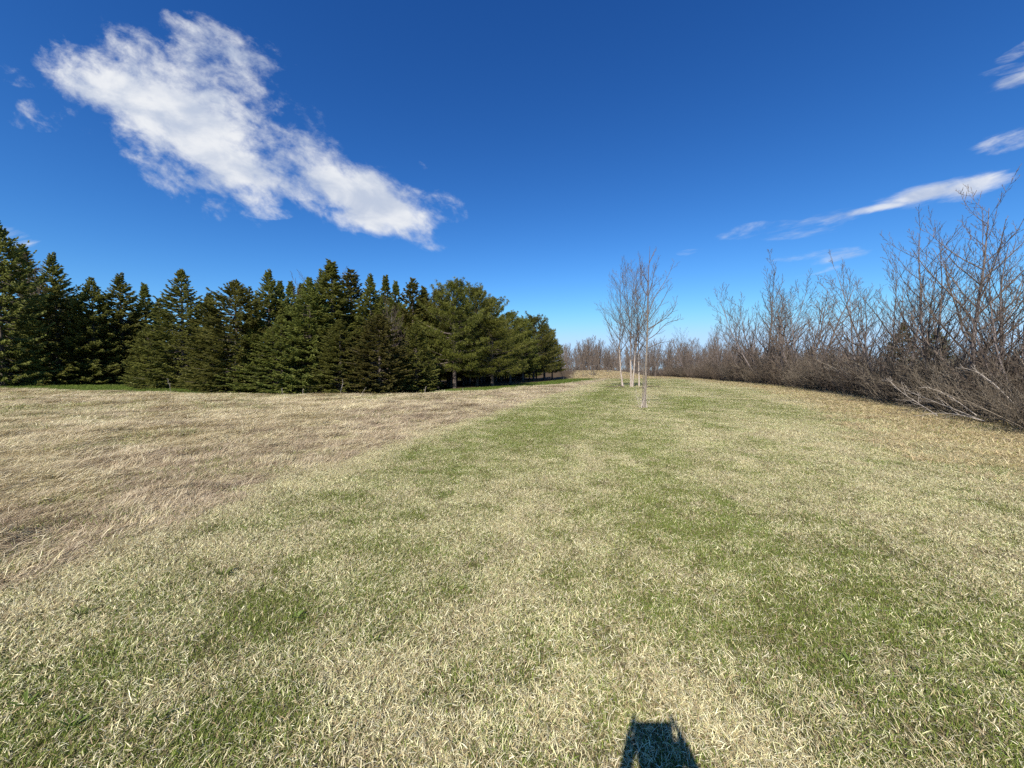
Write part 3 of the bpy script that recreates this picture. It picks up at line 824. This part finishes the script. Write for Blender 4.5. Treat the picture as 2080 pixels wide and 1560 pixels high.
# ---- the sapling on the strip: trunk, every main limb a part, suckers and stakes at its foot
def sapling():
    rng = np.random.default_rng(40)
    D = 14.6; b = at(1308, 833, D); z0 = tz1(b.x, D)
    t = thing('young_tree', 'slender young bare tree standing alone in the foreground of the mown strip', 'tree', (b.x, D, z0))
    def loc(px, py, dy=0.): p = at(px, py, D + dy); return np.array([p.x - b.x, dy, p.z - z0])
    tr = np.array([loc(1308, 836), loc(1311, 790), loc(1312, 745), loc(1314, 705), loc(1315, 660), loc(1316, 610), loc(1317, 560), loc(1319, 530), loc(1320, 500)])
    R = np.array([.055, .046, .040, .036, .032, .026, .016, .010, .004])
    v, q = tubes([(tr, R, 8)]); obj('trunk', mesh('trunk', v, q, M['young_bark'], smooth_shade=True), t)
    limbs = [((1314, 708), (1300, 697), (1283, 677), (1262, 656), (1222, 625), -.3), ((1315, 708), (1330, 700), (1346, 695), (1357, 694), (1369, 696), .35),
             ((1315, 672), (1330, 662), (1344, 648), (1358, 634), (1374, 612), -.4), ((1316, 668), (1345, 652), (1360, 640), (1372, 624), (1375, 602), .2),
             ((1316, 640), (1328, 606), (1342, 586), (1360, 556), (1370, 530), .25), ((1316, 650), (1306, 630), (1296, 612), (1290, 590), (1288, 566), .4),
             ((1317, 600), (1322, 586), (1326, 566), (1330, 548), (1333, 537), -.2), ((1317, 574), (1308, 560), (1302, 546), (1299, 530), (1298, 514), -.1),
             ((1317, 602), (1306, 590), (1303, 572), (1304, 556), (1303, 540), .2), ((1315, 690), (1335, 678), (1352, 655), (1378, 650), (1383, 645), .5),
             ((1316, 655), (1325, 640), (1345, 615), (1356, 590), (1364, 578), -.5), ((1315, 695), (1304, 684), (1296, 664), (1282, 650), (1272, 640), .5),
             ((1319, 534), (1323, 524), (1328, 514), (1331, 508), (1333, 503), .08), ((1315, 684), (1312, 676), (1303, 650), (1290, 634), (1282, 616), -.5)]
    for L in limbs:
        dy = L[-1]; P = np.array([loc(*c, dy * f) for c, f in zip(L[:-1], (0, .3, .6, .85, 1.))])
        P = np.stack([np.interp(np.linspace(0, 4, 9), range(5), P[:, k]) for k in range(3)], -1)
        P[1:-1] = P[1:-1] * .5 + .25 * (P[:-2] + P[2:])
        Rr = np.linspace(.0165, .004, 9)
        tw = [(P, Rr, 5)]
        ramify(rng, P, Rr, 0, 2, tw, (9, 4), (.30, .45), (.75, .7), .14, .07, .2, .0042)
        v, q = tubes(tw); obj('branch', mesh('branch', v, q, M['twig']), t)
    tw = []
    for k in range(10):
        P, Rr = limb(rng, [rng.normal(0, .07), rng.normal(0, .07), -.05], [rng.normal(0, .12), rng.normal(0, .12), 1], rng.uniform(.35, 1.25), .011, 6, .05, .08)
        tw.append((P, Rr, 4)); ramify(rng, P, Rr, 0, 1, tw, (5,), (.3,), (.6,), .1, .1, .3, .0045)
    v, q = tubes(tw); obj('sucker_shoots', mesh('sucker_shoots', v, q, M['pale_stem']), t)
    # the thin dead leader beside the trunk
    P = np.array([loc(1305, 836, .1), loc(1306, 790, .08), loc(1307, 750, .05), loc(1306, 735, .05)])
    tw = [(P, np.array([.026, .02, .016, .008]), 6)]; ramify(rng, P, tw[0][1], 0, 1, tw, (9,), (.22,), (.9,), .02, .1, .6, .006)
    v, q = tubes(tw); obj('dead_stem', mesh('dead_stem', v, q, M['young_bark']), t)


sapling()

# ---- the pale barked clump behind it
def birch(px, top, D, seed, label, lean, stems, r0, name='bare_tree', barks=('birch_bark', 'twig'), spread=.12, **kw):
    p = at(px, top, D); z0 = tz1(p.x, D); H = p.z - z0
    k = dict(cnt=(26, 11, 4), lf=(.42, .36, .4), ang=(.70, .6, .6), up=.16, wob=.09, s0=.24, minr=.0075); k.update(kw)
    place(bare_tree(seed, H, r0, stems, spread, lean=lean, barks=barks, **k), name, label, 'tree', (p.x - lean[0] * H * .55, D, z0), 0., 1., 'pale trunked trees behind the young tree')


birch(1253, 560, 34, 51, 'pale trunked bare tree leaning left, behind and left of the young tree', (-.12, .02), 1, .072)
birch(1287, 545, 33, 52, 'cluster of pale brown stems rising together just left of the young tree', (0.01, 0), 3, .07, spread=.07)
birch(1305, 556, 34.5, 53, 'slim pale bare tree directly behind the young tree', (.03, .0), 1, .06, barks=('birch_bark', 'twig'))


# ------------------------------------------------------------------ hedge thicket
def shrub(seed, H, W, stems, cnt=(6, 4), arch=.5, mat='shrub', minr=.0052):
    rng = np.random.default_rng(seed); tw = []
    for k in range(stems):
        a = rng.uniform(0, 6.28); rr = W * .35 * math.sqrt(rng.random())
        d = [math.cos(a) * arch * rng.uniform(.2, 1.3), math.sin(a) * arch * rng.uniform(.2, 1.3), 1]
        P, R = limb(rng, [rr * math.cos(a), rr * math.sin(a), -.1], d, H * rng.uniform(.55, 1.15), rng.uniform(.009, .022), 8, -.055 * rng.uniform(0, 1.6), .13, .3)
        P[:, 2] = np.maximum(P[:, 2], -.08 + .02 * np.arange(8))
        tw.append((P, R, 4)); ramify(rng, P, R, 0, len(cnt), tw, cnt, (.40, .5), (.65, .7), .07, .13, .12, minr)
    v, q = tubes(tw)
    return [('stems', mesh('shrub_stems', v, q, M[mat]))]


SH = [shrub(60 + i, 2.3, 1.6, 30, arch=(.35, .6, .8)[i % 3], mat=('shrub', 'dark_shrub', 'shrub', 'twig', 'dark_shrub', 'pale_shrub')[i]) for i in range(6)]
SHF = [shrub(70 + i, 2.6, 2.4, 32, (7, 4), minr=.009, mat=('shrub', 'dark_shrub', 'twig')[i]) for i in range(3)]
SHW = [shrub(75 + i, 2.6, 2.6, 16, (6, 3), minr=.028, mat='far_bark') for i in range(3)]
rh = np.random.default_rng(9)
y = 3.2; row = 0
while y < 118:
    st = .62 if y < 14 else .8 if y < 30 else 1.5
    for k in range(3 if y < 15 else 2):
        off = .75 + 1.15 * k + rh.uniform(-.3, .3)
        yy_ = y + rh.uniform(-.4, .4); x = float(hedge_x(yy_)) + off
        h = np.interp(yy_, [4, 10, 18, 28, 60], [1.95, 2.25, 2.65, 3.0, 3.2]) * rh.uniform(.72, 1.12) * (1 if k else .8)
        far = yy_ > 26
        proto = SHF[rh.integers(3)] if far else SH[rh.choice(6, p=[.25, .22, .2, .08, .2, .05])]
        s = h / (2.6 if far else 2.3)
        n_ = ('bare grey-brown shrub in the near thicket of the hedge at right' if yy_ < 16 else
              'bare brown shrub in the middle stretch of the hedge thicket' if yy_ < 40 else 'small dark bare shrub in the far stretch of the hedge thicket')
        gr = 'shrubs of the near hedge thicket' if yy_ < 16 else 'shrubs of the middle hedge thicket' if yy_ < 40 else 'shrubs of the far hedge thicket'
        place(proto, 'bare_shrub', n_, 'shrub', (x, yy_, tz1(x, yy_)), rh.uniform(0, 6.28), (s * 1.1, s * 1.1, s), gr)
    y += st

# pale stems arching out of the thicket over the grass
def arching(pts, seed, label, r=.014):
    rng = np.random.default_rng(seed)
    P = np.array([tuple(at(a, b, d)) for a, b, d in pts]); P = np.stack([np.interp(np.linspace(0, len(P) - 1, 12), range(len(P)), P[:, k]) for k in range(3)], -1)
    P[1:-1] = .5 * P[1:-1] + .25 * (P[:-2] + P[2:])
    o = P[0].copy(); R = np.linspace(r, .004, 12)
    tw = [(P - o, R, 5)]; ramify(rng, P - o, R, 0, 2, tw, (8, 3), (.28, .4), (.45, .5), .02, .07, .25, .004)
    v, q = tubes(tw)
    tag(obj('arching_branch', mesh('arching_branch', v, q, M['pale_stem']), None, tuple(o)), label, 'branch', 'pale stems arching out of the hedge')


arching(((2000, 855, 9.9), (1950, 842, 10.2), (1905, 838, 10.6), (1860, 845, 10.9)), 1, 'lowest pale stem bowing down to the grass at the foot of the hedge')
arching(((1990, 852, 10.2), (1930, 828, 10.8), (1870, 805, 11.4), (1826, 786, 12.0)), 2, 'long pale stem slanting up to the left across the dark thicket')
arching(((1985, 845, 10.4), (1945, 815, 10.9), (1905, 792, 11.2), (1872, 786, 11.5)), 3, 'pale stem curving over above the long slanting one')
arching(((1905, 845, 11.2), (1870, 822, 11.9), (1835, 800, 12.4), (1800, 768, 13.0)), 4, 'thin pale stem furthest left among the slanting ones')
arching(((2060, 820, 9.4), (2020, 780, 9.8), (1985, 755, 10.2), (1950, 745, 10.6)), 5, 'pale stem high in the thicket near the right edge', .012)

# two conifers and a tree line beyond the hedge
for a in ((1835, 655, 46, 'slim', 'dim conifer with a pointed tip seen through the hedge', 1.6), (1903, 668, 44, 'round', 'dim broad conifer seen through the hedge right of the pointed one', 1.2)):
    conifer(*a[:5], wide=a[5], group='conifers seen through the hedge')


# ------------------------------------------------------------------ far bank trees and the far wood
rf = np.random.default_rng(12)
for px, base_D, top, lab in ((1144, 70, 730, 'thin dark sapling beside the last pine'), (1162, 76, 728, 'lone dark sapling standing on the tan bank'),
                             (1200, 80, 712, 'bushy many stemmed sapling in the middle of the bank'), (1206, 79, 725, 'short thick sapling leaning on the bushy one'),
                             (1235, 84, 722, 'sapling at the right side of the bank'), (1186, 78, 735, 'small twiggy sapling left of the bushy one')):
    bare(px, top, base_D, 'small', lab, group='saplings on the far bank')
for i in range(46):
    px = 1120 + i * 8.2 + rf.uniform(-3, 3)
    D = rf.uniform(102, 122); top = np.interp(px, [1120, 1160, 1200, 1260, 1330, 1400, 1500], [690, 694, 688, 694, 690, 690, 684]) + rf.uniform(-6, 14)
    bare(px, top, D, ['far', 'far2', 'far3'][i % 3], 'slender bare tree at the edge of the far wood', wide=.85, group='bare trees at the edge of the far wood')


def wood_collection(name, protos):
    c = bpy.data.collections.new(name)
    for i, pr in enumerate(protos):
        vv, qq, oo = [], [], 0
        for _, me in pr:
            v = np.empty(len(me.vertices) * 3, np.float32); me.vertices.foreach_get('co', v); v = v.reshape(-1, 3)
            q = np.empty(len(me.loops), np.int32); me.loops.foreach_get('vertex_index', q); q = q.reshape(-1, 4)
            vv.append(v); qq.append(q + oo); oo += len(v)
        c.objects.link(bpy.data.objects.new('%s_%02d' % (name, i), mesh(name, np.concatenate(vv), np.concatenate(qq), M['far_bark'])))
    return c


def wood(name, label, x, y, h):
    """a far wood that reads as one mass: bare trees over brush, one object"""
    n = len(x); low = h < 3.2
    idx = np.where(low, 3 + rf.integers(0, 3, n), rf.integers(0, 3, n)); k = np.where(low, h / 2.6, h / 10)
    o = scatter(name, label, WOODS, np.stack([x, y, tz(x, y)], -1), idx, np.stack([0 * x, 0 * x, rf.uniform(0, 6.28, n)], -1), np.stack([k, k, k], -1))
    o['category'] = 'wood'


WOODS = wood_collection('wood_tree', [BT['far'], BT['far2'], BT['far3']] + SHW)
n1_, n2_ = 520, 700
wood('far_wood', 'bare brown wood closing the far end of the mown strip', rf.uniform(-60, 110, n1_ + n2_), rf.uniform(107, 165, n1_ + n2_),
     np.concatenate([rf.uniform(7, 10.5, n1_), rf.uniform(1.8, 3.1, n2_)]))
wood('distant_wood', 'distant dark line of bare wood beyond the hedge', rf.uniform(75, 330, 700), rf.uniform(120, 165, 700),
     np.concatenate([rf.uniform(6, 9.5, 350), rf.uniform(2, 3.1, 350)]))


# ------------------------------------------------------------------ small things on the grass
def weed(seed, n, L, W):
    rng = np.random.default_rng(seed); V, T, ti = [], [], []
    for k in range(n):
        a = k * 2.4 + rng.normal(0, .3); l = L * rng.uniform(.6, 1.2); w = W * rng.uniform(.7, 1.2); el = rng.uniform(.25, 1.1)
        h = np.array([math.cos(a), math.sin(a), 0]); sd = np.array([-h[1], h[0], 0]); o = len(V)
        for s_, ww, dz in ((0, .25, 0), (.35, .9, .0), (.7, 1., -.04), (1., .1, -.14)):
            c = h * l * s_ * math.cos(el) + np.array([0, 0, l * (s_ * math.sin(el) + dz)])
            V += [c - sd * w * ww * .5, c + np.array([0, 0, -.18 * w * ww]), c + sd * w * ww * .5]; ti += [rng.uniform(.3, 1)] * 3
        for q in range(3):
            for r in range(2): b = o + q * 3 + r; T.append([b, b + 1, b + 4, b + 3])
    return mesh('weed_leaves', V, T, M['weed'], tint=ti)


WD = [weed(80, 20, .075, .010), weed(81, 26, .085, .0065), weed(82, 12, .05, .015)]
for px, py, k, s_, lab in ((53, 1437, 0, .95, 'leafy dark green weed tuft nearest the bottom left corner'), (146, 1480, 1, .9, 'upright green weed tuft right of the leafy one at bottom left'),
                           (325, 1466, 1, .9, 'green grassy weed between the bottom left tufts and the middle'), (406, 1431, 2, .9, 'low dark leaf rosette right of the grassy weed'),
                           (163, 1252, 1, 1., 'small bright green weed at the left near the dead field edge'), (453, 1172, 1, 1.2, 'green weed clump on the left half of the lawn'),
                           (602, 1258, 0, .9, 'dark green weed in the middle left of the lawn'), (760, 1305, 2, 1., 'flat weed rosette left of the lawn centre'),
                           (1725, 1345, 0, .8, 'dark green weed at lower right of the lawn'), (1955, 1418, 2, 1.1, 'broad leaved weed near the bottom right corner'),
                           (1877, 1375, 1, .9, 'thin weed between the two lower right leafy weeds'), (2043, 1378, 0, .8, 'dark weed at the right edge of the lawn')):
    D = 1.5 / ((py - 748) / F)
    for _ in range(4): q = at(px, py, D); D *= (CAM_H - tz1(q.x, D)) / (CAM_H - q.z)
    q = at(px, py, D)
    o = tag(obj('weed', WD[k], None, (q.x, D, tz1(q.x, D))), lab, 'weed', 'weeds in the lawn'); o.scale = (s_,) * 3; o.rotation_euler = (0, 0, px * .37)


def stalk(px, top, D, lab, seed):
    rng = np.random.default_rng(seed)
    p = at(px, top, D); z0 = tz1(p.x, D); h = max(p.z - z0, .25)
    P, Rr = limb(rng, [0, 0, -.05], [rng.normal(0, .2), rng.normal(0, .2), 1], h, .014, 7, -.02, .07)
    tw = [(P, Rr, 4)]; ramify(rng, P, Rr, 0, 1, tw, (5,), (.3,), (.6,), .05, .1, .45, .008)
    v, q_ = tubes(tw)
    tag(obj('dry_stalk', mesh('dry_stalk', v, q_, M['pale_stem']), None, (p.x, D, z0)), lab, 'stalk', 'dry stalks along the field edge')


for i, a in enumerate(((345, 766, 25.0, 'dry stalk standing before the large pointed spruce'), (690, 768, 22.8, 'taller dry stalk at the field edge under the middle of the spruce row'),
                       (733, 783, 22.8, 'short bent dry stalk right of the taller one'), (572, 786, 23, 'short dry stalk below the ragged spired spruces'),
                       (612, 788, 22.8, 'tiny dry stalk left of the tall field edge stalk'), (862, 782, 23.2, 'dry stalk by the last spruce before the pines'),
                       (938, 785, 24.6, 'pale curled dry stalk in front of the first pine trunk'))): stalk(*a, 200 + i)


def fallen(px, D, az, L, lab, seed):
    rng = np.random.default_rng(seed); p = at(px, 780, D); x = p.x; n = 7
    P = np.stack([np.linspace(0, L * math.cos(az), n), np.linspace(0, L * math.sin(az), n), .04 + .10 * np.sin(np.linspace(0, 2.6, n))], -1) + rng.normal(0, .03, (n, 3))
    P[:, 2] += tz(x + P[:, 0], D + P[:, 1]) - tz1(x, D)
    Rr = np.linspace(.05, .012, n); tw = [(P, Rr, 5)]; ramify(rng, P, Rr, 0, 1, tw, (6,), (.35,), (.6,), .05, .12, .2, .012)
    v, q = tubes(tw); tag(obj('fallen_branch', mesh('fallen_branch', v, q, M['twig']), None, (x, D, tz1(x, D))), lab, 'branch', 'fallen branches by the pale trees')


fallen(1296, 30.5, .35, 2.2, 'dark fallen branch lying right of the foot of the pale trunks', 301)
fallen(1270, 31.5, 2.9, 1.6, 'dark fallen branch lying left of the foot of the pale trunks', 302)


# ------------------------------------------------------------------ the photographer, whose shadow lies on the grass
def skin(name, verts, edges, rad, mat, parent, sub=2):
    me = bpy.data.meshes.new(name); me.from_pydata(verts, edges, [])
    o = bpy.data.objects.new(name, me); COL.objects.link(o)
    o.modifiers.new('skin', 'SKIN'); sm = o.modifiers.new('sub', 'SUBSURF'); sm.levels = sm.render_levels = sub
    for i, r in enumerate(rad):
        d = me.skin_vertices[0].data[i]; d.radius = r if isinstance(r, tuple) else (r, r); d.use_root = (i == 0)
    return o, mat, parent


def photographer():
    m_, n, b = new_mat('skin'); b.inputs['Base Color'].default_value = (.45, .28, .20, 1); f = n.noise(None, 30., 3.); b.inputs['Roughness'].default_value = .55
    def cloth(nm, c):
        m2, n2, b2 = new_mat(nm); f2 = n2.noise(n2.new('ShaderNodeTexCoord').outputs['Object'], 60., 3.)
        n2.link(n2.mix(f2, tuple(x * .7 for x in c), c), b2.inputs['Base Color']); b2.inputs['Roughness'].default_value = .9; return m2
    jacket, jeans, shoe, hair = cloth('jacket_cloth', (.03, .04, .06)), cloth('jeans_cloth', (.05, .07, .13)), cloth('shoe', (.05, .045, .04)), cloth('hair', (.04, .025, .015))
    X = .062                                                          # middle of the phone
    t = thing('person', 'person in a dark jacket holding up a phone, casting the shadow at the bottom', 'person', (X, -.40, 0))
    T = lambda x, y, z: (x - X - (.08 if y < -.3 else .04 if y < -.2 else 0.), y + .40 + (.08 if y < -.3 else .04 if y < -.2 else 0.), z)
    V, E, Rr = [], [], []
    def add(p, r, par=None):
        V.append(T(*p)); Rr.append(r)
        if par is not None: E.append((par, len(V) - 1))
        return len(V) - 1
    pel = add((X, -.42, .95), (.15, .105)); sp = add((X, -.43, 1.12), (.13, .10), pel); ch = add((X, -.42, 1.30), (.155, .11), sp)
    nb = add((X, -.41, 1.42), (.07, .065), ch); nk = add((X, -.395, 1.49), .052, nb); h1 = add((X, -.375, 1.545), (.062, .075), nk)
    h2 = add((X, -.37, 1.61), (.080, .094), h1); h3 = add((X, -.385, 1.69), (.066, .075), h2)
    for s_ in (-1, 1):
        hip = add((X + s_ * .09, -.42, .88), .09, pel); kn = add((X + s_ * .10, -.40, .49), .055, hip); an = add((X + s_ * .11, -.43, .08), .038, kn)
        he = add((X + s_ * .115, -.37, .04), .035, an); add((X + s_ * .13, -.25, .025), .028, he)
        sh = add((X + s_ * .175, -.42, 1.385), .058, ch); el = add((X + s_ * .205 + .03 * (s_ > 0), -.25, 1.19), .046, sh)
        wr = add((X + s_ * .126, -.082, 1.405), .026, el); pa = add((X + s_ * .108, -.052, 1.452), (.030, .020), wr)
        # index over the top edge, three fingers on the short edge, thumb on the screen side
        i1 = add((X + s_ * .104, -.036, 1.494), .0095, pa); i2 = add((X + s_ * .088, -.022, 1.530), .0088, i1); add((X + s_ * .070, -.014, 1.560), .0075, i2)
        for k, zz in enumerate((1.482, 1.462, 1.445)):
            f1 = add((X + s_ * (.108 - .002 * k), -.030, zz), .0092, pa); add((X + s_ * (.096 - .002 * k), -.016, zz + .004), .0082, f1)
        t1 = add((X + s_ * .088, -.052, 1.448), .011, pa); add((X + s_ * .068, -.034, 1.458), .0095, t1)
    made = [skin('body', V, E, Rr, m_, t)]
    V, E, Rr = [], [], []
    a = add((X, -.42, .82), (.19, .15)); b_ = add((X, -.43, 1.10), (.16, .125), a); c = add((X, -.42, 1.30), (.185, .135), b_); add((X, -.41, 1.44), (.085, .08), c)
    for s_ in (-1, 1):
        sh = add((X + s_ * .18, -.42, 1.385), .078, c); el = add((X + s_ * .21 + .03 * (s_ > 0), -.25, 1.185), .082, sh); add((X + s_ * .128, -.098, 1.388), .056, el)
    made.append(skin('jacket', V, E, Rr, jacket, t))
    V, E, Rr = [], [], []
    a = add((X, -.42, .99), (.172, .128)); a2 = add((X, -.42, .90), (.175, .13), a); a = a2
    for s_ in (-1, 1):
        hip = add((X + s_ * .09, -.42, .84), .105, a); kn = add((X + s_ * .10, -.40, .49), .072, hip); add((X + s_ * .11, -.43, .09), .060, kn)
    made.append(skin('trousers', V, E, Rr, jeans, t))
    for s_ in (-1, 1):
        V, E, Rr = [], [], []
        a = add((X + s_ * .11, -.45, .05), .048); b_ = add((X + s_ * .12, -.35, .05), .05, a); add((X + s_ * .13, -.21, .04), .036, b_)
        made.append(skin('shoe', V, E, Rr, shoe, t))
    V, E, Rr = [], [], []
    a = add((X, -.435, 1.58), (.088, .075)); b_ = add((X, -.41, 1.69), (.102, .095), a); add((X, -.36, 1.74), (.085, .05), b_)
    made.append(skin('hair', V, E, Rr, hair, t))
    bpy.context.view_layer.update(); dg = bpy.context.evaluated_depsgraph_get()
    for o, mt, par in made:
        me = bpy.data.meshes.new_from_object(o.evaluated_get(dg)); me.materials.clear(); me.materials.append(mt)
        me.polygons.foreach_set('use_smooth', np.ones(len(me.polygons), bool))
        o.modifiers.clear(); o.data = me; o.parent = par
    # the phone
    m3, n3_, b3 = new_mat('phone_glass'); b3.inputs['Base Color'].default_value = (.02, .02, .025, 1); b3.inputs['Roughness'].default_value = .12
    m4, n4_, b4 = new_mat('phone_metal'); b4.inputs['Base Color'].default_value = (.25, .25, .27, 1); b4.inputs['Metallic'].default_value = 1; b4.inputs['Roughness'].default_value = .3
    ph = thing('phone', 'phone held sideways in both hands by the photographer, its straight edge in the shadow', 'phone', (X, -.016, 1.484))
    def slab(nm, w, h, y0, y1, r, mt, cx=0, cz=0):
        c = []
        for qx, qz, a0 in ((w / 2 - r, h / 2 - r, 0), (-w / 2 + r, h / 2 - r, 90), (-w / 2 + r, -h / 2 + r, 180), (w / 2 - r, -h / 2 + r, 270)):
            for k in range(5): a = math.radians(a0 + k * 22.5); c.append((cx + qx + r * math.cos(a), cz + qz + r * math.sin(a)))
        nn = len(c); VV = [(x, y0, z) for x, z in c] + [(x, y1, z) for x, z in c]
        FF = [list(range(nn)), list(range(2 * nn - 1, nn - 1, -1))] + [[k, k + nn, (k + 1) % nn + nn, (k + 1) % nn] for k in range(nn)]
        obj(nm, mesh(nm, VV, FF, mt), ph)
    slab('case', .166, .082, -.004, .0037, .010, m4); slab('screen', .157, .074, -.0048, -.0041, .008, m3)
    slab('camera_bump', .030, .030, .0038, .0062, .007, m3, -.063, .022)
    slab('lens', .012, .012, .0063, .0074, .0059, m3, -.069, .016); slab('lens', .012, .012, .0063, .0074, .0059, m3, -.057, .029)


photographer()
